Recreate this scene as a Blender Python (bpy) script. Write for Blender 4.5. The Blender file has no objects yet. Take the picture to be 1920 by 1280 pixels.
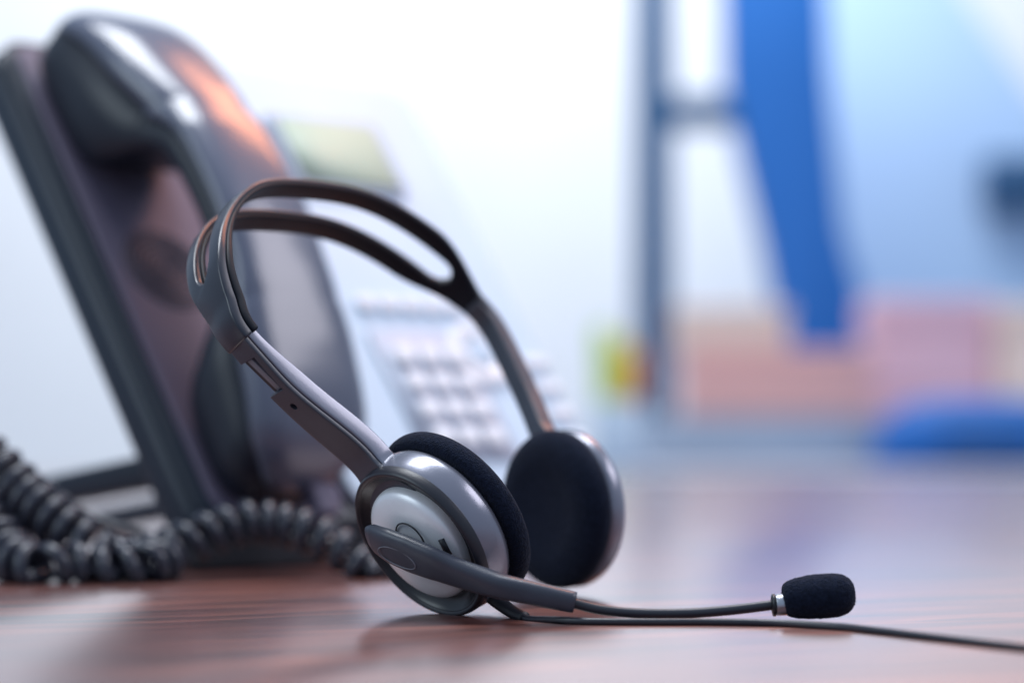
import bpy, bmesh, math, random
import numpy as np
from mathutils import Vector, Matrix

scene = bpy.context.scene
col = scene.collection
random.seed(4)

# ------------------------------------------------------------------ camera, world, lights
F_PX, CAM_H, HOR = 4516.0, 0.056, 790.0        # focal length in photo pixels, camera height, horizon row
cam_data = bpy.data.cameras.new('camera')
cam = bpy.data.objects.new('camera', cam_data)
col.objects.link(cam)
cam.location = (0, 0, CAM_H)
cam.rotation_euler = (math.radians(90), 0, 0)
cam_data.sensor_width = 36.0
cam_data.lens = F_PX / 1920.0 * 36.0
cam_data.shift_y = 150.0 / 1920.0
cam_data.clip_start, cam_data.clip_end = 0.02, 60
cam_data.dof.use_dof = True
cam_data.dof.focus_distance = 0.683
cam_data.dof.aperture_fstop = 4.9
scene.camera = cam

world = bpy.data.worlds.new('World')
scene.world = world
world.use_nodes = True
world.node_tree.nodes['Background'].inputs[0].default_value = (0.55, 0.73, 1.0, 1)
world.node_tree.nodes['Background'].inputs[1].default_value = 0.42

def area(name, loc, target, size, size_y, power, color):
    d = bpy.data.lights.new(name, 'AREA')
    d.shape = 'RECTANGLE'; d.size, d.size_y = size, size_y
    d.energy, d.color = power, color
    o = bpy.data.objects.new(name, d); col.objects.link(o)
    o.location = loc
    o.rotation_euler = (Vector(target) - Vector(loc)).to_track_quat('-Z', 'Y').to_euler()
    return o
area('ceiling_lamp', (-0.25, 1.15, 1.7), (-0.05, 0.8, 0), 1.1, 0.7, 24, (0.90, 0.94, 1.0))
area('window_light', (1.40, 0.70, 1.30), (-0.05, 0.75, 0.05), 1.3, 0.8, 13, (0.96, 0.92, 1.0))
area('side_fill', (-1.25, 0.25, 0.75), (-0.05, 0.72, 0.05), 0.8, 0.7, 4.5, (0.80, 0.93, 1.0))  # added soft fill from the left, unseen, brightens the silver cap and coils
area('warm_lamp', (0.42, 1.75, 1.15), (-0.1, 0.85, 0.1), 0.46, 0.34, 3.6, (1.0, 0.36, 0.16))
area('background_lamp', (-0.1, 3.7, 1.9), (-0.05, 4.9, 0.45), 1.9, 0.6, 41, (0.96, 0.97, 1.0))

scene.view_settings.view_transform = 'Standard'
scene.view_settings.look = 'None'
scene.view_settings.gamma = 1
scene.view_settings.use_curve_mapping = False
scene.view_settings.exposure = 0.38
scene.render.engine = 'CYCLES'
scene.cycles.use_denoising = True
scene.cycles.max_bounces = 8

# ------------------------------------------------------------------ helpers
def V(a): return np.array(a, float)
def nz(v): v = V(v); return v / np.linalg.norm(v)
def P(x, y, Y):
    """point seen at photo pixel (x, y) at distance Y"""
    return V(((x - 960) * Y / F_PX, Y, CAM_H + (HOR - y) * Y / F_PX))
def ground(x, y):
    return P(x, y, F_PX * CAM_H / (y - HOR))

def catmull(pts, n=12):
    Q = V(pts); Q = np.vstack([2 * Q[0] - Q[1], Q, 2 * Q[-1] - Q[-2]])
    o = []
    for i in range(1, len(Q) - 2):
        a, b, c, d = Q[i-1:i+3]
        for k in range(n):
            t = k / n
            o.append(.5 * (2*b + (c-a)*t + (2*a-5*b+4*c-d)*t*t + (3*b-a-3*c+d)*t**3))
    o.append(Q[-2])
    return np.array(o)
def arclen(p):
    return np.concatenate([[0], np.cumsum(np.linalg.norm(np.diff(p, axis=0), axis=1))])
def resample(p, step):
    s = arclen(p); n = max(2, int(s[-1] / step) + 1)
    t = np.linspace(0, s[-1], n)
    return np.stack([np.interp(t, s, p[:, i]) for i in range(p.shape[1])], 1)
def tangents(p):
    t = np.gradient(p, axis=0)
    return t / np.linalg.norm(t, axis=1)[:, None]
def frames(p, v0):
    T = tangents(p); N = []
    v = V(v0)
    for t in T:
        v = v - t * np.dot(v, t); v = v / np.linalg.norm(v); N.append(v)
    return T, np.array(N), np.cross(T, np.array(N))
def smooth(x): x = np.clip(x, 0, 1); return x * x * (3 - 2 * x)

def link(name, verts, faces, material, parent=None, shade=True, sub=0, bevel=0, seg=2, solid=None):
    me = bpy.data.meshes.new(name)
    me.from_pydata([tuple(map(float, v)) for v in verts], [], [tuple(f) for f in faces])
    me.materials.append(material)
    bm = bmesh.new(); bm.from_mesh(me)
    bmesh.ops.remove_doubles(bm, verts=bm.verts, dist=1e-6)
    bmesh.ops.recalc_face_normals(bm, faces=bm.faces)
    bm.to_mesh(me); bm.free()
    o = bpy.data.objects.new(name, me); col.objects.link(o)
    if shade:
        for f in me.polygons: f.use_smooth = True
    if bevel:
        m = o.modifiers.new('bevel', 'BEVEL'); m.width = bevel; m.segments = seg
        m.limit_method = 'ANGLE'; m.angle_limit = math.radians(35); m.harden_normals = False
    if sub:
        m = o.modifiers.new('sub', 'SUBSURF'); m.levels = m.render_levels = sub
    if parent is not None:
        o.parent = parent
        o.matrix_parent_inverse = Matrix.Translation(-Vector(parent.location))
    return o

def loft(rings, closed_ends=True):
    """rings: list of (n,3) arrays"""
    n = len(rings[0]); verts = []; faces = []
    for r in rings: verts += list(r)
    for i in range(len(rings) - 1):
        for k in range(n):
            a, b = i*n + k, i*n + (k+1) % n
            faces.append((a, b, b + n, a + n))
    if closed_ends:
        faces.append(tuple(range(n))[::-1])
        faces.append(tuple((len(rings)-1)*n + k for k in range(n)))
    return verts, faces

def tube(path, radius, v0=(0, 0, 1), seg=12):
    T, N, B = frames(path, v0)
    r = np.broadcast_to(np.asarray(radius, float), (len(path),))
    ang = np.linspace(0, 2*np.pi, seg, endpoint=False)
    return loft([path[i] + r[i] * (np.cos(ang)[:, None]*N[i] + np.sin(ang)[:, None]*B[i]) for i in range(len(path))])

def superring(c, ax, ay, hx, hy, n=24, p=3.2):
    ang = np.linspace(0, 2*np.pi, n, endpoint=False)
    cx = np.sign(np.cos(ang)) * np.abs(np.cos(ang))**(2/p) * hx
    cy = np.sign(np.sin(ang)) * np.abs(np.sin(ang))**(2/p) * hy
    return c + cx[:, None]*ax + cy[:, None]*ay

def lathe(origin, axis, prof, seg=64, caps=True):
    """prof: (t along axis, r)"""
    axis = nz(axis); x = nz(np.cross(axis, (0.1, 0.2, 1))); y = np.cross(axis, x)
    ang = np.linspace(0, 2*np.pi, seg, endpoint=False)
    rings = [origin + t*axis + r*(np.cos(ang)[:, None]*x + np.sin(ang)[:, None]*y) for t, r in prof]
    return loft(rings, caps)
def dense(prof, n=6):
    return [tuple(q) for q in catmull(prof, n)]

def boxv(o, ax, ay, az):
    """box from corner o along three edge vectors"""
    o, ax, ay, az = map(V, (o, ax, ay, az))
    v = [o, o+ax, o+ax+ay, o+ay, o+az, o+ax+az, o+ax+ay+az, o+ay+az]
    return v, [(3,2,1,0), (4,5,6,7), (0,1,5,4), (1,2,6,5), (2,3,7,6), (3,0,4,7)]

def prism(poly, ext):
    """poly (n,3) extruded along ext"""
    n = len(poly); v = list(V(poly)) + list(V(poly) + V(ext))
    f = [tuple(range(n))[::-1], tuple(range(n, 2*n))] + [(k, (k+1) % n, n+(k+1) % n, n+k) for k in range(n)]
    return v, f

def empty(name, loc, label, cat, group=None):
    o = bpy.data.objects.new(name, None); col.objects.link(o)
    o.empty_display_size = 0.02
    o.location = tuple(map(float, loc)); o['label'] = label; o['category'] = cat
    if group: o['group'] = group
    return o
def tag(o, label, cat, group=None):
    o['label'] = label; o['category'] = cat
    if group: o['group'] = group
    return o

# ------------------------------------------------------------------ materials
def mat(name, base, rough=0.4, metal=0.0, coat=0.0, var=0.0, vscale=40, bump=0.0, bscale=800, rvar=0.0, ior=1.5, spec=0.5, sheen=0.0, emit=None):
    m = bpy.data.materials.new(name); m.use_nodes = True
    nt = m.node_tree; b = nt.nodes['Principled BSDF']
    b.inputs['Base Color'].default_value = (*base, 1)
    b.inputs['Roughness'].default_value = rough
    b.inputs['Metallic'].default_value = metal
    b.inputs['Coat Weight'].default_value = coat
    b.inputs['Coat Roughness'].default_value = 0.12
    b.inputs['IOR'].default_value = ior
    b.inputs['Specular IOR Level'].default_value = spec
    b.inputs['Sheen Weight'].default_value = sheen
    if emit:
        b.inputs['Emission Color'].default_value = (*emit[0], 1); b.inputs['Emission Strength'].default_value = emit[1]
    tc = nt.nodes.new('ShaderNodeTexCoord')
    if var or rvar:
        n = nt.nodes.new('ShaderNodeTexNoise'); n.inputs['Scale'].default_value = vscale; n.inputs['Detail'].default_value = 5
        nt.links.new(tc.outputs['Object'], n.inputs['Vector'])
        if var:
            r = nt.nodes.new('ShaderNodeValToRGB')
            r.color_ramp.elements[0].position = .3; r.color_ramp.elements[1].position = .72
            r.color_ramp.elements[0].color = (*[c*(1-var) for c in base], 1)
            r.color_ramp.elements[1].color = (*[min(1, c*(1+var)) for c in base], 1)
            nt.links.new(n.outputs['Fac'], r.inputs['Fac']); nt.links.new(r.outputs['Color'], b.inputs['Base Color'])
        if rvar:
            q = nt.nodes.new('ShaderNodeMapRange')
            q.inputs['To Min'].default_value = max(0.02, rough-rvar); q.inputs['To Max'].default_value = rough+rvar
            nt.links.new(n.outputs['Fac'], q.inputs['Value']); nt.links.new(q.outputs['Result'], b.inputs['Roughness'])
    if bump:
        n2 = nt.nodes.new('ShaderNodeTexNoise'); n2.inputs['Scale'].default_value = bscale; n2.inputs['Detail'].default_value = 3
        nt.links.new(tc.outputs['Object'], n2.inputs['Vector'])
        bp = nt.nodes.new('ShaderNodeBump'); bp.inputs['Strength'].default_value = bump; bp.inputs['Distance'].default_value = 0.0006
        nt.links.new(n2.outputs['Fac'], bp.inputs['Height']); nt.links.new(bp.outputs['Normal'], b.inputs['Normal'])
    return m

M = {}
M['charcoal'] = mat('charcoal_plastic', (0.040, 0.045, 0.064), 0.36, var=.12, vscale=120, bump=.12, bscale=2600, rvar=.06)
M['grey_shell'] = mat('grey_painted_plastic', (0.21, 0.215, 0.265), 0.27, metal=.45, coat=.5, var=.06, vscale=60, bump=.05, bscale=2400)
M['silver'] = mat('satin_silver_plastic', (0.84, 0.85, 0.88), 0.36, metal=.3, var=.05, vscale=90, bump=.06, bscale=2500)
M['black_gloss'] = mat('black_smooth_plastic', (0.010, 0.011, 0.016), 0.3)
M['black_matte'] = mat('black_matte_plastic', (0.012, 0.013, 0.020), 0.5, bump=.1, bscale=2200)
M['liner'] = mat('grey_liner_plastic', (0.075, 0.075, 0.092), 0.36, var=.1, vscale=80)
M['band_in'] = mat('dark_band_plastic', (0.004, 0.006, 0.012), 0.5, spec=.2, bump=.1, bscale=2200)
M['cable'] = mat('black_cable_rubber', (0.022, 0.024, 0.034), 0.36, bump=.08, bscale=1500)
M['metal'] = mat('brushed_grey_metal', (0.45, 0.46, 0.5), 0.3, metal=.9, var=.08, vscale=200)
M['rim'] = mat('dark_rim_plastic', (0.014, 0.015, 0.023), 0.36, bump=.06, bscale=2400)
M['band_out'] = mat('grey_band_plastic', (0.022, 0.025, 0.038), 0.3, bump=.05, bscale=2400)
M["line"] = mat('engraved_line', (0.16, 0.165, 0.20), 0.4)

def foam(name, base):
    m = mat(name, base, 0.95, sheen=.05, var=.35, vscale=900, spec=.06)
    nt = m.node_tree; b = nt.nodes['Principled BSDF']; tc = nt.nodes['Texture Coordinate']
    vo = nt.nodes.new('ShaderNodeTexVoronoi'); vo.inputs['Scale'].default_value = 2200
    no = nt.nodes.new('ShaderNodeTexNoise'); no.inputs['Scale'].default_value = 1100; no.inputs['Detail'].default_value = 6
    ad = nt.nodes.new('ShaderNodeMath'); ad.operation = 'ADD'
    bp = nt.nodes.new('ShaderNodeBump'); bp.inputs['Strength'].default_value = .6; bp.inputs['Distance'].default_value = .0005
    nt.links.new(tc.outputs['Object'], vo.inputs['Vector']); nt.links.new(tc.outputs['Object'], no.inputs['Vector'])
    nt.links.new(vo.outputs['Distance'], ad.inputs[0]); nt.links.new(no.outputs['Fac'], ad.inputs[1])
    nt.links.new(ad.outputs[0], bp.inputs['Height']); nt.links.new(bp.outputs['Normal'], b.inputs['Normal'])
    return m
M['foam'] = foam('black_foam', (0.009, 0.013, 0.027))

M['phone_body'] = mat('dark_phone_plastic', (0.010, 0.017, 0.031), 0.34, bump=.1, bscale=1500)
M['cradle'] = mat('mauve_grey_phone_plastic', (0.120, 0.100, 0.150), 0.62, bump=.08, bscale=1500)
M['handset'] = mat('dark_handset_plastic', (0.005, 0.008, 0.018), 0.4)
M['handset_shell'] = mat('grey_glossy_handset_shell', (0.085, 0.095, 0.14), 0.32, coat=.7)
M['face'] = mat('pale_silver_face', (0.54, 0.65, 0.77), 0.5, var=.03, vscale=30)
M['grille'] = mat('dark_mauve_grille', (0.022, 0.02, 0.034), 0.6)
M['key'] = mat('white_key', (0.78, 0.79, 0.84), 0.4)
M['key_well'] = mat('grey_key_well', (0.42, 0.46, 0.56), 0.5)
M['lcd'] = mat('grey_green_display', (0.40, 0.48, 0.38), 0.5)
M['cord'] = mat('coil_cord_vinyl', (0.026, 0.028, 0.042), 0.26, bump=.06, bscale=900)
M['wall'] = mat('white_wall_paint', (0.80, 0.82, 0.85), 0.9, var=.02, vscale=3)
M['floor'] = mat('grey_floor', (0.35, 0.36, 0.38), 0.6, var=.1, vscale=6)
M['blue'] = mat('bright_blue_paint', (0.010, 0.15, 0.52), 0.5)
M['navy'] = mat('deep_blue_paint', (0.018, 0.085, 0.20), 0.5)
M['pale_blue'] = mat('pale_blue_fabric', (0.45, 0.63, 0.88), 0.9)
M['red'] = mat('salmon_red_card', (0.84, 0.46, 0.42), 0.7)
M['beige'] = mat('peach_card', (0.90, 0.70, 0.60), 0.7)
M['pink'] = mat('pink_card', (0.82, 0.52, 0.60), 0.7)
M['slate'] = mat('slate_blue_tray', (0.38, 0.45, 0.56), 0.6)
M['lime'] = mat('lime_plastic', (0.52, 0.75, 0.10), 0.4)
M['orange'] = mat('orange_plastic', (0.95, 0.34, 0.10), 0.4)
M['yellow'] = mat('yellow_plastic', (0.95, 0.75, 0.10), 0.4)
M['pale_desk'] = mat('pale_desk_top', (0.55, 0.56, 0.62), 0.35, var=.05, vscale=5)

def wood():
    m = bpy.data.materials.new('red_brown_wood'); m.use_nodes = True
    nt = m.node_tree; b = nt.nodes['Principled BSDF']
    tc = nt.nodes.new('ShaderNodeTexCoord')
    ro = nt.nodes.new('ShaderNodeMapping'); ro.inputs['Rotation'].default_value = (0, 0, math.radians(-24))
    nt.links.new(tc.outputs['Object'], ro.inputs['Vector'])
    mp = nt.nodes.new('ShaderNodeMapping'); mp.inputs['Scale'].default_value = (7, 42, 1)
    nt.links.new(ro.outputs['Vector'], mp.inputs['Vector'])
    n1 = nt.nodes.new('ShaderNodeTexNoise'); n1.inputs['Scale'].default_value = 1.5; n1.inputs['Detail'].default_value = 7; n1.inputs['Distortion'].default_value = .6
    nt.links.new(mp.outputs['Vector'], n1.inputs['Vector'])
    r = nt.nodes.new('ShaderNodeValToRGB')
    e = r.color_ramp.elements
    e[0].position = .3; e[0].color = (0.022, 0.008, 0.007, 1)
    e[1].position = .72; e[1].color = (0.32, 0.108, 0.070, 1)
    x = e.new(.5); x.color = (0.14, 0.044, 0.034, 1)
    nt.links.new(n1.outputs['Fac'], r.inputs['Fac']); nt.links.new(r.outputs['Color'], b.inputs['Base Color'])
    mp2 = nt.nodes.new('ShaderNodeMapping'); mp2.inputs['Scale'].default_value = (90, 900, 1)
    nt.links.new(ro.outputs['Vector'], mp2.inputs['Vector'])
    n2 = nt.nodes.new('ShaderNodeTexNoise'); n2.inputs['Scale'].default_value = 1.2; n2.inputs['Detail'].default_value = 4
    nt.links.new(mp2.outputs['Vector'], n2.inputs['Vector'])
    bp = nt.nodes.new('ShaderNodeBump'); bp.inputs['Strength'].default_value = .35; bp.inputs['Distance'].default_value = .0003
    nt.links.new(n2.outputs['Fac'], bp.inputs['Height']); nt.links.new(bp.outputs['Normal'], b.inputs['Normal'])
    q = nt.nodes.new('ShaderNodeMapRange'); q.inputs['To Min'].default_value = .28; q.inputs['To Max'].default_value = .46
    nt.links.new(n1.outputs['Fac'], q.inputs['Value']); nt.links.new(q.outputs['Result'], b.inputs['Roughness'])
    b.inputs['IOR'].default_value = 1.55; b.inputs['Coat Weight'].default_value = 1.0; b.inputs['Coat Roughness'].default_value = .23; b.inputs['Coat IOR'].default_value = 1.9
    return m
M['wood'] = wood()

# ------------------------------------------------------------------ setting
def structure(o): o['kind'] = 'structure'; return o
FLOOR = -0.74
structure(link('floor', *boxv((-3, -0.5, FLOOR-.05), (6, 0, 0), (0, 6, 0), (0, 0, .05)), M['floor'], shade=False))
structure(link('wall', *boxv((-3, 5.0, FLOOR), (6, 0, 0), (0, .1, 0), (0, 0, 3.2)), M['wall'], shade=False))

desk = empty('desk', (0, 1.3, FLOOR), 'long glossy red-brown wooden desk top under the headset and phone', 'desk')
link('desk_top', *boxv((-1.1, .12, -.03), (2.2, 0, 0), (0, 2.45, 0), (0, 0, .03)), M['wood'], desk, bevel=.002)
for x in (-1.04, .99):
    for y in (.18, 2.46):
        link('leg', *boxv((x, y, FLOOR), (.05, 0, 0), (0, .05, 0), (0, 0, .71)), M['black_matte'], desk)

bdesk = empty('desk', (0.3, 3.25, FLOOR), 'pale far desk behind the brown one, carrying the blurred red and blue things', 'desk')
link('desk_top', *boxv((-.2, 2.85, -.03), (1.8, 0, 0), (0, .85, 0), (0, 0, .027)), M['pale_desk'], bdesk, bevel=.002)
for x in (-.17, 1.52):
    for y in (2.9, 3.62):
        link('leg', *boxv((x, y, FLOOR), (.05, 0, 0), (0, .05, 0), (0, 0, .71)), M['black_matte'], bdesk)
BZ = -.003

# ------------------------------------------------------------------ headset
A = nz((.643, .574, .508))                  # front cup axis, outer face -> ear pad
F0 = V((-.0281, .69, .0198))                # front centre of the silver disc
A2 = nz((.79, .61, .05))                    # back cup axis, pad -> outer face
B0 = V((.0096, .772, .0275))                # centre of the back pad's face
Fc = F0 + A*.008
Bc = B0 + A2*.0105
eE = nz(V((.020, .777, .027)) - V((-.023, .6946, .024)))
Mid = (V((.020, .777, .027)) + V((-.023, .6946, .024))) / 2
u0 = nz(V((0, 0, 1)) - eE*eE[2]); n0 = np.cross(eE, u0)
uU = u0*math.cos(-.64974) + n0*math.sin(-.64974)
nN = np.cross(eE, uU)
half = [(.047, 0), (.07203, .03718), (.07849, .08377), (.04317, .1185)]
cp = [(-a, b) for a, b in half] + [(0, .1228)] + [(a, b) for a, b in half[::-1]]
arc = catmull(cp, 24)
for _ in range(5):
    pad_ = np.vstack([arc[:1]]*6 + [arc] + [arc[-1:]]*6)
    sm = np.stack([np.convolve(pad_[:, k], np.ones(13)/13, 'valid') for k in range(2)], 1)
    wgt = smooth((arc[:, 1:] - .06)/.02); arc = arc*(1-wgt) + sm*wgt
arc[:, 1] += (.1250 - arc[:, 1].max())*smooth((arc[:, 1]-.07)/.045)
arc[:, 0] *= 1 + .045*smooth((arc[:, 1]-.07)/.03)
arc3 = Mid + arc[:, :1]*eE + arc[:, 1:]*uU
Uf = V((-.68, 0, .73)); Uf = nz(Uf - A*np.dot(Uf, A))
tip2 = P(1020, 822, .792)
Ub = tip2 - Bc; Ub = nz(Ub - A2*np.dot(Ub, A2))
midpts = [p for p, q in zip(arc3, arc) if (q[1] > .070 if q[0] < 0 else q[1] > .066)][::6]
front0 = F0 + A*.0075
path = catmull([front0 + Uf*.006, front0 + Uf*.020, front0 + Uf*.032, front0*.5 + Uf*.016 + midpts[0]*.5 - A*.001] + midpts + [P(985, 735, .808), tip2, Bc + Ub*.012], 8)
path = resample(path, .0012)
S = arclen(path); LEN = S[-1]
T = tangents(path)
Wf = nz(np.cross(A, Uf)); Wb = nz(np.cross(A2, Ub))
if np.dot(Wb, nN) < 0: Wb = -Wb
proj = np.stack([960 + F_PX*path[:, 0]/path[:, 1], HOR - F_PX*(path[:, 2]-CAM_H)/path[:, 1]], 1)
iBand = int(np.argmin(np.abs(proj[:, 1] - 640) + 1e3*(S > LEN*.5)))     # band's front end
sB = S[iBand]; iBand2 = int(np.argmin(np.abs(S - (LEN - sB*1.02)))); sB2 = S[iBand2]
sMid = LEN/2
WD = []
for s in S:
    if s < sMid:
        k = smooth((s - sB*.95) / (sMid*.8 - sB*.95)); v = Wf*(1-k) + nN*k
    else:
        k = smooth((s - sMid) / (LEN - sMid)); v = nN*(1-k) + Wb*k
    WD.append(v)
WD = np.array(WD); WD -= T * (WD*T).sum(1)[:, None]; WD /= np.linalg.norm(WD, axis=1)[:, None]
OUT = np.cross(WD, T)

hs = empty('headset', (Fc[0], Fc[1], 0), 'grey and black on-ear headset with boom microphone leaning on the wooden desk', 'headset')

# headband: two layers with an open slot
sl0, sl1 = sB + .022, sB2 - .018
def Wh(s):
    if s < sMid: return .0066 + .0030*smooth((s - sB) / .030) + .0020*smooth((s - sB - .045)/.03)
    return .0040 + .0076*smooth((sB2 - s) / .034)
def gh(s):
    r = .0043
    if s <= sl0 or s >= sl1: return 0.0
    d = min(s - sl0, sl1 - s)
    return r*math.sqrt(max(0, 1 - (1 - d/.006)**2)) if d < .006 else r
def ribbon(i0, i1, t0, t1, dw=0.0, dg=0.0):
    verts, faces = [], []
    ids = list(range(i0, i1 + 1))
    for i in ids:
        W = Wh(S[i]) + dw; g = gh(S[i]); g = g + dg if g > 0 else 0
        ks = 1 - .45*smooth((S[i] - sB - .01)/.05)
        for t in (t0*ks, t1*ks):
            for v in (-W, -g, g, W):
                # slight crown across the width on the outer face
                verts.append(path[i] + WD[i]*v + OUT[i]*(t - .0009*(v/W)**2*(1 if t > 0 else .3)))
    for k in range(len(ids) - 1):
        a, b = 8*k, 8*k + 8
        slot = gh(S[ids[k]]) > 0 or gh(S[ids[k+1]]) > 0
        for o_ in (0, 4):
            faces.append((a+o_, a+o_+1, b+o_+1, b+o_)); faces.append((a+o_+2, a+o_+3, b+o_+3, b+o_+2))
            if not slot: faces.append((a+o_+1, a+o_+2, b+o_+2, b+o_+1))
        faces.append((a, b, b+4, a+4)); faces.append((a+3, a+7, b+7, b+3))
        if slot: faces.append((a+1, a+5, b+5, b+1)); faces.append((a+2, b+2, b+6, a+6))
    e = 8*(len(ids)-1)
    for q in (0, e):
        for j in range(3): faces.append((q+j, q+j+1, q+j+5, q+j+4))
    faces = [f for f in faces]
    return verts, faces
link('headband', *ribbon(iBand, iBand2, .0004, .0035), M['band_out'], hs, bevel=.0008, seg=3)
link('band_seam', *ribbon(iBand+1, iBand2-1, -.0006, .0006, -.0008, .0008), M['black_matte'], hs)
link('band_liner', *ribbon(iBand, iBand2, -.0029, -.0004, -.0001, .0001), M['band_in'], hs, bevel=.0006, seg=2)

# slider arms
def arm(i0, i1, wfun, tfun, toff, material, name='slider_arm', p=9):
    rings = [superring(path[i] + OUT[i]*toff(S[i]), WD[i], OUT[i], wfun(S[i])/2, tfun(S[i])/2, 44, p) for i in range(i0, i1+1)]
    return loft(rings)
def w_front(s): return .0108 + .0022*smooth((sB - .012 - s)/.03) + .017*smooth((.021 - s)/.019)
def t_front(s): return .0050 + .0024*smooth((sB - s)/.02)
arm_o = link('slider_arm', *arm(0, iBand+5, w_front, lambda s: t_front(s)-.0016, lambda s: -.0008, None), M['grey_shell'], hs)
arm_c = link('arm_cover', *arm(0, iBand+4, lambda s: w_front(s)-.0003, lambda s: .0016, lambda s: t_front(s)/2-.0007, None), M['charcoal'], arm_o)
# window notch and screw hole cut out of the arm
def cutter(verts, faces):
    return link('cut', verts, faces, M['black_matte'], shade=False)
def frame_at(s):
    i = int(np.argmin(np.abs(S - s))); return path[i], T[i], WD[i], OUT[i]
sN = sB - .0105
p_, t_, w_, o_ = frame_at(sN)
c1 = cutter(*boxv(p_ - t_*.0062 - w_*.0070 + o_*.0009, t_*.0124, w_*.0096, o_*.004))
p2_, t2_, w2_, o2_ = frame_at(sN - .0122)
c2 = cutter(*lathe(p2_ + o2_*.0018, o2_, [(0, .0012), (.004, .0012)], 20))
bpy.context.view_layer.update()
for a_o in (arm_o, arm_c):
    for c in (c1, c2):
        m = a_o.modifiers.new('cut', 'BOOLEAN'); m.operation = 'DIFFERENCE'; m.object = c; m.solver = 'EXACT'
    dg = bpy.context.evaluated_depsgraph_get()
    me2 = bpy.data.meshes.new_from_object(a_o.evaluated_get(dg))
    a_o.modifiers.clear(); a_o.data = me2
    for f in me2.polygons: f.use_smooth = True
    try: me2.set_sharp_from_angle(angle=math.radians(38))
    except Exception: pass
for c in (c1, c2): bpy.data.objects.remove(c)
link('slider_strip', *boxv(p_ - t_*.0060 - w_*.0022 + o_*.0008, t_*.0120, w_*.0024, o_*.0014), M['line'], hs, bevel=.0002)
link('slider_recess', *boxv(p_ - t_*.0061 - w_*.0050 + o_*.0007, t_*.0122, w_*.0074, o_*.0005), M['black_matte'], hs)
link('screw', *lathe(p2_ + o2_*.0017, o2_, [(0, .00115), (.0007, .0010)], 16), M['black_gloss'], hs)
def w_back(s): return .0076 + .016*smooth((s - (LEN - .020))/.02)
link('slider_arm', *arm(iBand2-5, len(S)-1, w_back, lambda s: .0055, lambda s: 0., M['charcoal']), M['charcoal'], hs)

# front ear cup
cup = link('ear_cup', *lathe(F0, A, dense([(.0052, .0185), (.0046, .0205), (.0026, .0226), (.0020, .0234), (.0028, .0242), (.0060, .0252), (.0100, .0256), (.0130, .0248), (.0142, .0225), (.0142, .016)], 4), 96), M['grey_shell'], hs)
link('cup_rim', *lathe(F0, A, dense([(.0050, .0186), (.0044, .0205), (.0024, .0222), (.0013, .0232), (.0012, .0240), (.0022, .0246), (.0040, .0249), (.0046, .0244), (.0060, .020)], 4), 96), M['rim'], cup)
link('cup_groove', *lathe(F0, A, dense([(.0046, .0176), (.0041, .0186), (.0040, .0200), (.0026, .0218), (.0016, .0228), (.0030, .0229), (.0060, .022)], 4), 96), M['black_gloss'], cup)
disc = link('silver_cap', *lathe(F0, A, dense([(-.0032, .0002), (-.0028, .006), (-.0018, .0115), (-.0004, .0155), (.0009, .0174), (.0024, .0181), (.0046, .0183)], 5), 96), M['silver'], cup)
ax = nz(np.cross(A, (0.0, 0.0, 1.0))); ay = np.cross(A, ax)      # in the disc's plane
if ay[2] < 0: ay = -ay
def on_disc(x, y, t=0): return F0 + ax*x + ay*y + A*t
# seam round the pivot and small black slot near the cap's edge
rd = P(770, 1012, 1) - V((0, 0, CAM_H)); pk = F0 - A*.0029
piv = V((0, 0, CAM_H)) + rd*(np.dot(pk - V((0, 0, CAM_H)), A)/np.dot(rd, A))
ang = np.linspace(0, 2*np.pi, 49)[:-1]
ringp = np.array([piv + (.0056)*(np.cos(a)*Uf + np.sin(a)*Wf) for a in ang])
def torus(pathpts, r, seg=6):
    n = len(pathpts); vv = []; ff = []
    c0 = pathpts.mean(0)
    for i in range(n):
        t = nz(pathpts[(i+1) % n] - pathpts[i-1]); o = nz(pathpts[i]-c0); b = np.cross(t, o)
        for k in range(seg):
            a = 2*math.pi*k/seg; vv.append(pathpts[i] + r*(math.cos(a)*o + math.sin(a)*b))
    for i in range(n):
        for k in range(seg):
            ff.append((i*seg+k, i*seg+(k+1) % seg, ((i+1) % n)*seg+(k+1) % seg, ((i+1) % n)*seg+k))
    return vv, ff
link('pivot_seam', *torus(ringp, .00025), M['black_matte'], disc)
rd2 = P(853, 1022, 1) - V((0, 0, CAM_H)); hit = V((0, 0, CAM_H)) + rd2*(np.dot(F0 - V((0, 0, CAM_H)), A)/np.dot(rd2, A)) - F0
sr = np.linalg.norm(hit); sd = hit/sr; print('slot radius', sr); sp = np.cross(A, sd)
link('cap_slot', *boxv(F0 + sd*.0146 - sp*.0026 - A*.0012, sd*.0015, sp*.0052, A*.002), M['black_matte'], disc)
pad = link('ear_pad', *lathe(F0, A, dense([(.0138, .0150), (.0140, .0225), (.0144, .0262), (.0168, .0276), (.0198, .0270), (.0217, .0240), (.0216, .020), (.0206, .016), (.0200, .010), (.0200, .0004)], 5), 112), M['foam'], hs)

# back ear cup
cupb = link('ear_cup', *lathe(B0, A2, dense([(.0075, .016), (.0080, .0238), (.0105, .0256), (.0134, .0250), (.0156, .0224), (.0165, .018), (.0168, .010), (.0169, .0004)], 5), 96), M['grey_shell'], hs)
link('ear_pad', *lathe(B0, A2, dense([(.0012, .0004), (.0006, .010), (-.0002, .0165), (.0006, .0215), (.0028, .0246), (.0056, .0256), (.0080, .0248), (.0088, .022), (.0088, .016)], 5), 112), M['foam'], hs)

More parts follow.
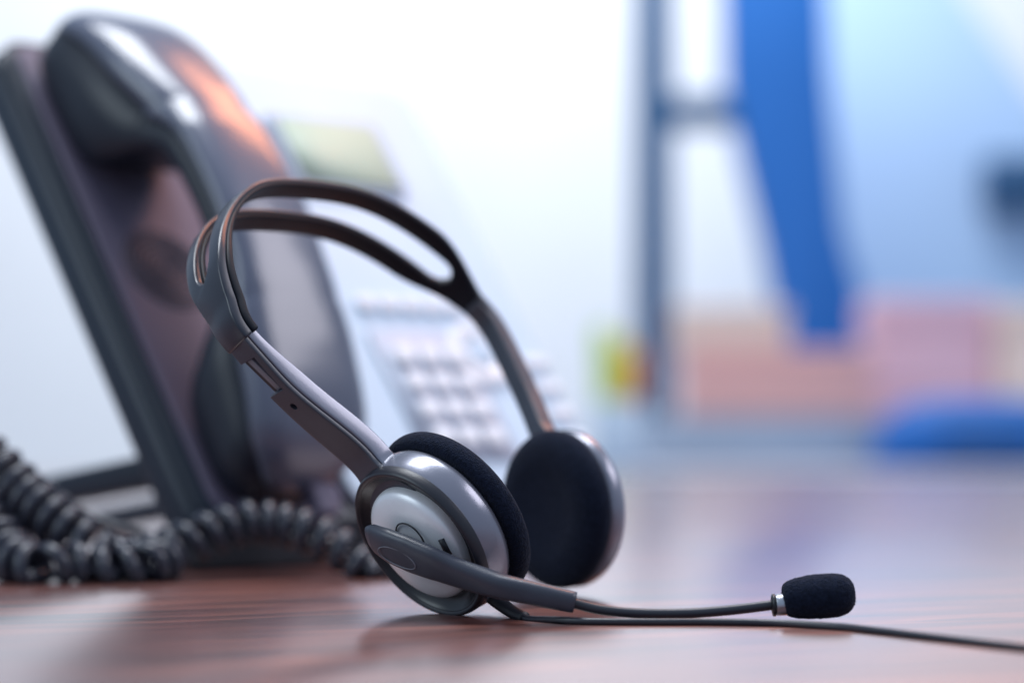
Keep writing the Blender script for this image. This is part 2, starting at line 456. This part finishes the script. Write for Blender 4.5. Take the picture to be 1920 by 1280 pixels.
# microphone boom: paddle on the cap, flexible stalk, collar, foam
bc = [(690, 1004, .6885), (704, 1010, .686), (730, 1023, .682), (766, 1038, .678), (810, 1055, .674), (852, 1071, .672), (930, 1096, .6685), (1000, 1112, .667), (1078, 1129, .667)]
bp_ = catmull([P(*q) for q in bc], 10)
px_x = 960 + F_PX*bp_[:, 0]/bp_[:, 1]
hwid = np.interp(px_x, [690, 694, 704, 730, 766, 810, 852, 930, 1000, 1078], np.array([12, 25, 33, 39, 41, 38, 32, 24, 22, 20]))*.000148
thk = np.interp(px_x, [690, 694, 704, 730, 852, 930, 1078], np.array([.5, 1.4, 2.1, 2.6, 2.8, 3.0, 2.7]))*.001
Tb = tangents(bp_); rings = []
for i in range(len(bp_)):
    v = np.cross(A, Tb[i]); k = smooth((px_x[i]-850)/160)
    ref = np.cross(V((.05, 1, .1)), Tb[i]); v = nz(nz(v)*(1-k) + nz(ref)*k); n = np.cross(Tb[i], v)
    rings.append(superring(bp_[i], v, n, hwid[i], thk[i], 28, 2.6))
boom = link('boom_arm', *loft(rings), M['charcoal'], hs)
# raised oval outline on the paddle
i_ = int(np.argmin(np.abs(px_x - 756))); Tm = Tb[i_]; vm = nz(np.cross(A, Tm)); nm = np.cross(Tm, vm)
if np.dot(nm, A) > 0: nm = -nm
oc = bp_[i_] + nm*(thk[i_]*1.0) - (vm if vm[2] > 0 else -vm)*.0006
ov = []
for a in ang:
    x, y = .0068*math.cos(a), .0030*math.sin(a)
    ov.append(oc + Tm*x + vm*y - nm*(.00030*(y/.003)**2))
link('oval_line', *torus(np.array(ov), .00022), M['line'], boom)
st = catmull([P(*q) for q in [(1066, 1128, .667), (1085, 1133, .667), (1130, 1143, .667), (1200, 1149, .667), (1290, 1149, .667), (1370, 1143, .6675), (1452, 1133, .668)]], 10)
link('flexible_stalk', *tube(st, .00142, seg=16), M['cable'], hs)
mdir = nz(P(1500, 1132, .668) - P(1452, 1135, .668))
m0 = P(1446, 1134, .668)
link('stalk_ring', *lathe(m0, mdir, [(0, .0019), (.0003, .0031), (.0010, .0032), (.0012, .0026)], 32), M['black_gloss'], hs)
link('microphone_collar', *lathe(m0, mdir, [(.0012, .0028), (.0014, .0030), (.0058, .0031), (.0060, .0028)], 40), M['metal'], hs)
fdir = nz(mdir + V((0, 0, .02)))
fv, ff = lathe(P(1468, 1123, .668), fdir, dense([(-.0002, .0004), (0, .0030), (.0006, .0043), (.0025, .0053), (.006, .0059), (.0105, .0062), (.0150, .0060), (.0180, .0050), (.0196, .0030), (.0201, .0004)], 6), 72)
rs = np.random.RandomState(3)
cc = P(1536, 1121, .668)
fv = [v + (v-cc)/np.linalg.norm(v-cc)*rs.normal(0, .00007) for v in fv]
link('foam_windscreen', fv, ff, M['foam'], hs)

# headset cable along the desk
def on_desk(x, y, r=.0010): g = ground(x, y); g[2] = r; return g
relief = catmull([P(918, 1114, .692), P(940, 1132, .690), P(962, 1147, .686), P(984, 1157, .681)], 8)
cab = catmull([P(975, 1153, .683), P(995, 1160, .678)] + [on_desk(*q) for q in [(1045, 1168), (1110, 1171), (1220, 1172), (1340, 1172), (1450, 1174), (1560, 1180), (1640, 1188), (1740, 1200), (1840, 1212), (1930, 1222), (2060, 1236), (2200, 1246)]], 10)
link('cable', *tube(cab, .00100, seg=12), M['cable'], hs)
link('strain_relief', *tube(relief, np.linspace(.0023, .0017, len(relief)), seg=14), M['black_matte'], hs)

# ------------------------------------------------------------------ desk phone
BL = ground(388, 1074); BL[2] = 0
wv = nz((.695, .72, 0)); el = math.radians(55.0)
sv = nz(V((-wv[1], wv[0], 0))*math.cos(el) + V((0, 0, 1))*math.sin(el))
nv = np.cross(wv, sv)
if nv[2] < 0: nv = -nv
PW, PL, PT = .228, .242, .022
BL = BL + V((0, 0, PT*nv[2]*.0 + .016))
def Q(a, b, c=0): return BL + wv*a + sv*b + nv*c
def face_ab(x, y):
    d = P(x, y, 1) - V((0, 0, CAM_H)); o = V((0, 0, CAM_H))
    k = np.dot(BL - o, nv) / np.dot(d, nv); h = o + d*k - BL
    return np.dot(h, wv), np.dot(h, sv)
ph = empty('desk_phone', (BL[0], BL[1], 0), 'dark upright desk telephone with pale keypad face behind the headset', 'telephone')
def slab(a0, a1, b0, b1, c0, c1, r=.004, seg=5):
    pts = []
    for (ca, cb, st_) in ((a1-r, b1-r, 0), (a0+r, b1-r, 90), (a0+r, b0+r, 180), (a1-r, b0+r, 270)):
        for k in range(seg+1):
            t = math.radians(st_ + 90*k/seg); pts.append(Q(ca + r*math.cos(t), cb + r*math.sin(t), c0))
    return prism(np.array(pts), nv*(c1-c0))
body = link('body', *slab(0, PW, 0, PL, -PT, -.004, .012), M['phone_body'], ph, bevel=.004, seg=4)
link('body_rim', *slab(.0015, PW-.0015, .0015, PL-.0015, -.0035, .0005, .011), M['phone_body'], body, bevel=.0015, seg=3)
link('cradle_panel', *slab(.006, .072, .006, PL-.006, .0006, .0022, .008), M['cradle'], ph, bevel=.001)
facep = link('face_panel', *slab(.074, PW-.004, .005, PL-.005, .0006, .006, .010), M['face'], ph, bevel=.0018, seg=3)
ga, gb = face_ab(308, 512)
gr = [], []
def add(dst, src):
    n = len(dst[0]); dst[0].extend(src[0]); dst[1].extend([tuple(i+n for i in f) for f in src[1]])
for k in range(1, 8):
    a_ = np.linspace(0, 2*np.pi, 41)[:-1]
    add(gr, torus(np.array([Q(ga + .0027*k*math.cos(t), gb + .0027*k*math.sin(t), .0022) for t in a_]), .0007, 5))
link('speaker_grille', *gr, M['grille'], ph)
# display
la, lb = face_ab(640, 300)
bez = link('display_bezel', *slab(la-.044, la+.022, lb-.026, lb+.016, .0062, .0092, .004), M['key_well'], ph, bevel=.0008)
link('display', *slab(la-.040, la+.018, lb-.023, lb+.013, .0094, .0100, .002), M['lcd'], bez)
# keypad
def pxab(x, y): return face_ab(x, y)
ka, kb = pxab(735, 690)
keys = 0
well = link('key_well', *slab(ka-.013, ka+.042, kb-.052, kb+.015, .0062, .0072, .004), M['key_well'], ph)
for r in range(4):
    for c in range(3):
        a, b = ka + c*.0148, kb - r*.0138
        link('key', *slab(a-.0056, a+.0056, b-.0046, b+.0046, .0074, .0108, .003, 4), M['key'], ph, bevel=.0009)
for c in range(5):
    a, b = ka - .006 + c*.013, kb + .028
    link('function_key', *slab(a-.005, a+.005, b-.0035, b+.0035, .0062, .0092, .0025, 3), M['key'], ph, bevel=.0008)
da, db = pxab(882, 682)
link('navigation_ring', *lathe(Q(da, db, .006), nv, [(0, .0165), (.0022, .016), (.0026, .0145), (.0022, .0085), (.0005, .008)], 40), M['key'], ph)
link('navigation_button', *lathe(Q(da, db, .006), nv, [(0, .0070), (.0026, .0066), (.003, .004), (.003, .0003)], 32), M['face'], ph)
for r in range(4):
    a, b = pxab(985, 700); b -= r*.0135
    link('line_key', *slab(a-.008, a+.008, b-.003, b+.003, .0062, .0088, .0025, 3), M['key'], ph, bevel=.0008)
# rear stand and front feet
back = V((-wv[1], wv[0], 0))
st0 = Q(.03, .046, -PT-.0005)
def strut(a_off):
    p0 = st0 + wv*a_off; top = p0 + V((0, 0, .008)); end = p0 + back*.25; end[2] = 0
    poly = [p0 + V((0, 0, .007)) - back*.004, p0 - V((0, 0, .006)) - back*.003, end, end + back*.02, end + back*.02 + V((0, 0, .009))]
    return prism(np.array(poly), wv*.018)
for a_off in (0, .13):
    link('stand_leg', *strut(a_off), M['phone_body'], ph, bevel=.0015)
for a in (.004,):
    f0 = Q(a, .004, -.012); f0[2] = 0
    link('foot', *boxv(f0 - back*.004, wv*(PW-.008), back*.02, (0, 0, .018)), M['black_matte'], ph, bevel=.002)

# handset resting in the cradle
HL = .232; h0 = .003
prof = [(0, .012, .022), (.003, .007, .032), (.010, .0045, .042), (.024, .0035, .050), (.040, .004, .0555), (.052, .008, .0590), (.060, .020, .0612), (.068, .034, .0632), (.080, .043, .0655),
        (.100, .048, .0680), (.120, .0485, .0685), (.138, .046, .0675), (.146, .040, .0660), (.153, .030, .0645), (.160, .016, .0630), (.169, .006, .0608), (.195, .0035, .0535), (.212, .0035, .0455), (.224, .0055, .0360), (.230, .009, .0270), (.232, .012, .022)]
pc = catmull(prof, 4)
HA = .0345
hsH = empty('phone_handset', Q(HA, h0, .004), 'dark glossy curved handset resting in the cradle of the desk phone', 'handset')
def hw(b):
    e = min(b, HL-b); r = .020
    k = math.sqrt(max(0, 1-(1-min(1, e/r))**2))
    mid = smooth((abs(b-HL/2)-.03)/.04)
    return (.0055 + (.0225+.0050*mid-.0055)*k)
lower, upper = [], []
for b, hi, ho in pc:
    sp_ = hi + (ho-hi)*.60 if hi > .02 else ho - .0135
    sp_ = max(sp_, hi + (ho-hi)*.5)
    w_h = hw(b)
    c = Q(HA, h0+b, 0)
    angs = np.linspace(0, np.pi, 15)
    # lower body (pods and underside) and upper shell share a seam
    lo = [c + wv*w_h*.97*x + nv*z for x, z in [(1, sp_), (1, hi+(sp_-hi)*.5), (.97, hi+(sp_-hi)*.15), (.85, hi), (.4, hi), (-.4, hi), (-.85, hi), (-.97, hi+(sp_-hi)*.15), (-1, hi+(sp_-hi)*.5), (-1, sp_)]]
    up = [c + wv*w_h*math.copysign(abs(math.cos(t))**.55, math.cos(t)) + nv*(sp_ + .0008 + (ho-sp_-.0008)*math.sin(t)**.8) for t in angs]
    lower.append(np.array(lo)); upper.append(np.array(up))
link('handset_body', *loft(lower), M['handset'], hsH)
link('handset_shell', *loft(upper), M['handset_shell'], hsH)
jk = Q(HA+.006, h0-.004, .016)
link('cord_plug', *boxv(jk - wv*.005 - sv*.008, wv*.010, sv*.014, nv*.008), M['cradle'], hsH, bevel=.001)

# ------------------------------------------------------------------ coiled cord
cordroot = empty('coiled_cord', (ground(100, 1095)[0], ground(100, 1095)[1], 0), 'thick coiled black phone cord heaped on the desk before the phone', 'cord')
def helix(pts, R, pitch, rw, name, start=0.0, seg=9):
    pth = resample(catmull(pts, 14), .0006)
    T_, N_, B_ = frames(pth, (0.1, .2, 1))
    s = arclen(pth)
    Rr = np.broadcast_to(R, s.shape) if np.isscalar(R) else np.interp(s/s[-1], np.linspace(0, 1, len(R)), R)
    jit = 1 + .12*np.sin(s*130) + .09*np.sin(s*311+1)
    ph_ = start + np.cumsum(np.concatenate([[0], np.diff(s)])*2*np.pi/(pitch*jit))
    n = int((ph_[-1]-ph_[0])/(2*np.pi)*22)
    tt = np.linspace(ph_[0], ph_[-1], n)
    ip = lambda a: np.stack([np.interp(tt, ph_, a[:, i]) for i in range(3)], 1)
    c, N1, B1 = ip(pth), ip(N_), ip(B_); r1 = np.interp(tt, ph_, Rr)[:, None]
    h = c + r1*(np.cos(tt)[:, None]*N1 + np.sin(tt)[:, None]*B1)
    h[:, 2] = np.maximum(h[:, 2], rw)
    return link(name, *tube(h, rw, (0, 0, 1), seg), M['cord'], cordroot)
main = [P(*q) for q in [(-60, 835, .87), (-10, 880, .868), (50, 935, .862), (112, 985, .856), (165, 1022, .852), (210, 1050, .850), (265, 1048, .853), (330, 1026, .858), (400, 996, .863), (470, 978, .866), (540, 985, .866), (600, 1006, .864), (650, 1038, .862), (690, 1075, .86), (740, 1085, .86)]]
helix(main, [.0084, .0084, .0078, .0068, .0062, .0060, .0058, .0056, .0053, .0048], .0072, .0026, 'coil')
low = [P(*q) for q in [(-50, 960, .858), (-5, 1010, .850), (30, 1052, .838), (78, 1066, .830), (122, 1058, .834), (168, 1064, .836), (218, 1066, .836), (270, 1060, .840), (315, 1052, .852)]]
helix(low, [.0074, .0072, .0066, .0060, .0058], .0084, .0027, 'coil', 1.0)
lead = catmull([P(90, 935, .90), P(150, 955, .90), P(210, 985, .895), P(275, 1003, .89), P(340, 1035, .885)], 10)
link('cord_lead', *tube(lead, .0017), M['cord'], cordroot)
lead2 = catmull([jk + nv*.004 - sv*.006, jk + nv*.004 - sv*.016, P(600, 990, .885), P(640, 1035, .872), P(690, 1070, .862)], 8)
link('cord_lead', *tube(lead2, .0017), M['cord'], cordroot)

# ------------------------------------------------------------------ background, far out of focus
def rect_poly(x0, x1, y0, y1, Y): return [P(x0, y1, Y), P(x1, y1, Y), P(x1, y0, Y), P(x0, y0, Y)]
def carton(name, x0, x1, y0, y1, Y, depth, material, label, cat, zbase=None, lid=True):
    a = P(x0, y1, Y); b = P(x1, y0, Y); z0 = a[2] if zbase is None else zbase
    r = empty(name, ((a[0]+b[0])/2, Y+depth/2, z0), label, cat)
    h = b[2]-z0
    link('box_body', *boxv((a[0], Y, z0), (b[0]-a[0], 0, 0), (0, depth, 0), (0, 0, h*.8)), material, r, bevel=.004)
    if lid: link('lid', *boxv((a[0]-.003, Y-.003, z0+h*.8+.001), (b[0]-a[0]+.006, 0, 0), (0, depth+.006, 0), (0, 0, h*.2)), material, r, bevel=.004)
    return P(0, y0, Y)[2]
ztray = carton('storage_box', 1215, 1700, 782, 0, 3.25, .22, M['slate'], 'long low slate-blue box on the far desk under red box', 'box', BZ)
z1 = carton('storage_box', 1290, 1640, 655, 0, 3.28, .18, M['red'], 'salmon-red box standing on the slate-blue box', 'box', ztray+.001)
carton('storage_box', 1270, 1480, 575, 0, 3.30, .14, M['beige'], 'small peach box on top of the salmon-red box', 'box', z1+.001)
carton('storage_box', 1640, 1860, 560, 0, 3.52, .16, M['pink'], 'tall pink box behind the bright blue case at right', 'box', BZ)
carton('storage_box', 1872, 2080, 570, 0, 3.50, .16, M['beige'], 'tall peach box at the right edge of the far desk', 'box', BZ)
# blue case with handle
cb = empty('carry_case', (P(1800, 800, 3.05)[0], 3.1, BZ), 'bright blue rounded case lying on the far desk at right', 'case')
rings = []
for t in np.linspace(0, 1, 15):
    x = P(1655 + t*420, 800, 3.05)[0]; k = math.sqrt(max(.02, 1-(2*t-1)**4))
    rings.append(superring(V((x, 3.16, BZ+.045*k+.0005)), V((0, 1, 0)), V((0, 0, 1)), .09*k, .045*k, 20, 3))
link('shell', *loft(rings), M['blue'], cb)
hx = P(1860, 0, 3.05)[0]
hp = catmull([(hx-.05, 3.075, BZ+.04), (hx-.045, 3.045, BZ+.04), (hx, 3.035, BZ+.04), (hx+.045, 3.045, BZ+.04), (hx+.05, 3.075, BZ+.04)], 6)
link('handle', *tube(hp, .006), M['navy'], cb)
# pen pot
pt = P(1158, 800, 3.0); 
pot = empty('pen_pot', (pt[0], 3.0, BZ), 'pale pot on the far desk holding lime, yellow and orange pens', 'pot')
link('cup', *lathe(V((pt[0], 3.0, BZ)), (0, 0, 1), [(0, .030), (.001, .033), (.085, .035), (.085, .032), (.006, .029), (.006, .0003)], 32), M['face'], pot)
for i, (dx, hgt, mm) in enumerate([(-.018, .172, 'lime'), (.004, .160, 'yellow'), (.02, .140, 'orange'), (-.005, .150, 'lime')]):
    b0 = V((pt[0]+dx*.7, 3.0+(.012 if i % 2 else -.012), BZ+.007)); b1 = b0 + V((dx*.5, 0, hgt)); pth = catmull([b0, (b0+b1)/2, b1], 4)
    tag(link('pen', *tube(pth, .009, (1, 0, 0)), M[mm]), ['lime green pen leaning left in the pale pot', 'yellow pen in the pale pot', 'orange pen leaning right in the pale pot', 'shorter lime green pen in the pale pot'][i], 'pen', 'pens in the pot')
# blue framed screen standing on the floor
fr = empty('partition_frame', (P(1400, 0, 4.0)[0], 4.0, FLOOR), 'tall blue frame with rounded openings standing behind the far desk', 'partition')
Yp = 4.0
def post(poly, depth, material, name): return link(name, *prism(np.array([P(x, y, Yp) for x, y in poly]), V((0, depth, 0))), material, fr, bevel=.006)
yb = HOR + (CAM_H - FLOOR)*F_PX/Yp
post([(1190, yb), (1262, yb), (1262, -300), (1190, -300)], .05, M['navy'], 'thin_post')
post([(1500, yb), (1600, yb), (1640, 640), (1580, 430), (1556, 150), (1540, -300), (1352, -300), (1362, 150), (1392, 290), (1432, 450), (1470, 640)], .08, M['blue'], 'thick_post')
post([(1263, 238), (1382, 238), (1372, 178), (1263, 178)], .04, M['navy'], 'crossbar')
# pale blue screen with a slanted top and a dark grip
ps = empty('divider_screen', (P(1800, 0, 4.35)[0], 4.35, FLOOR), 'pale blue fabric divider with slanting edge at the right', 'divider')
Ys = 4.35
ybs = HOR + (CAM_H - FLOOR)*F_PX/Ys
link('panel', *prism(np.array([P(x, y, Ys) for x, y in [(1500, ybs), (2150, ybs), (2150, 480), (1830, 20), (1640, -260), (1500, -300)]]), V((0, .05, 0))), M['pale_blue'], ps, bevel=.01)
link('grip', *prism(np.array([P(x, y, Ys-.06) for x, y in [(1850, 395), (1990, 395), (1990, 290), (1850, 290)]]), V((0, .055, 0))), M['navy'], ps, bevel=.01)
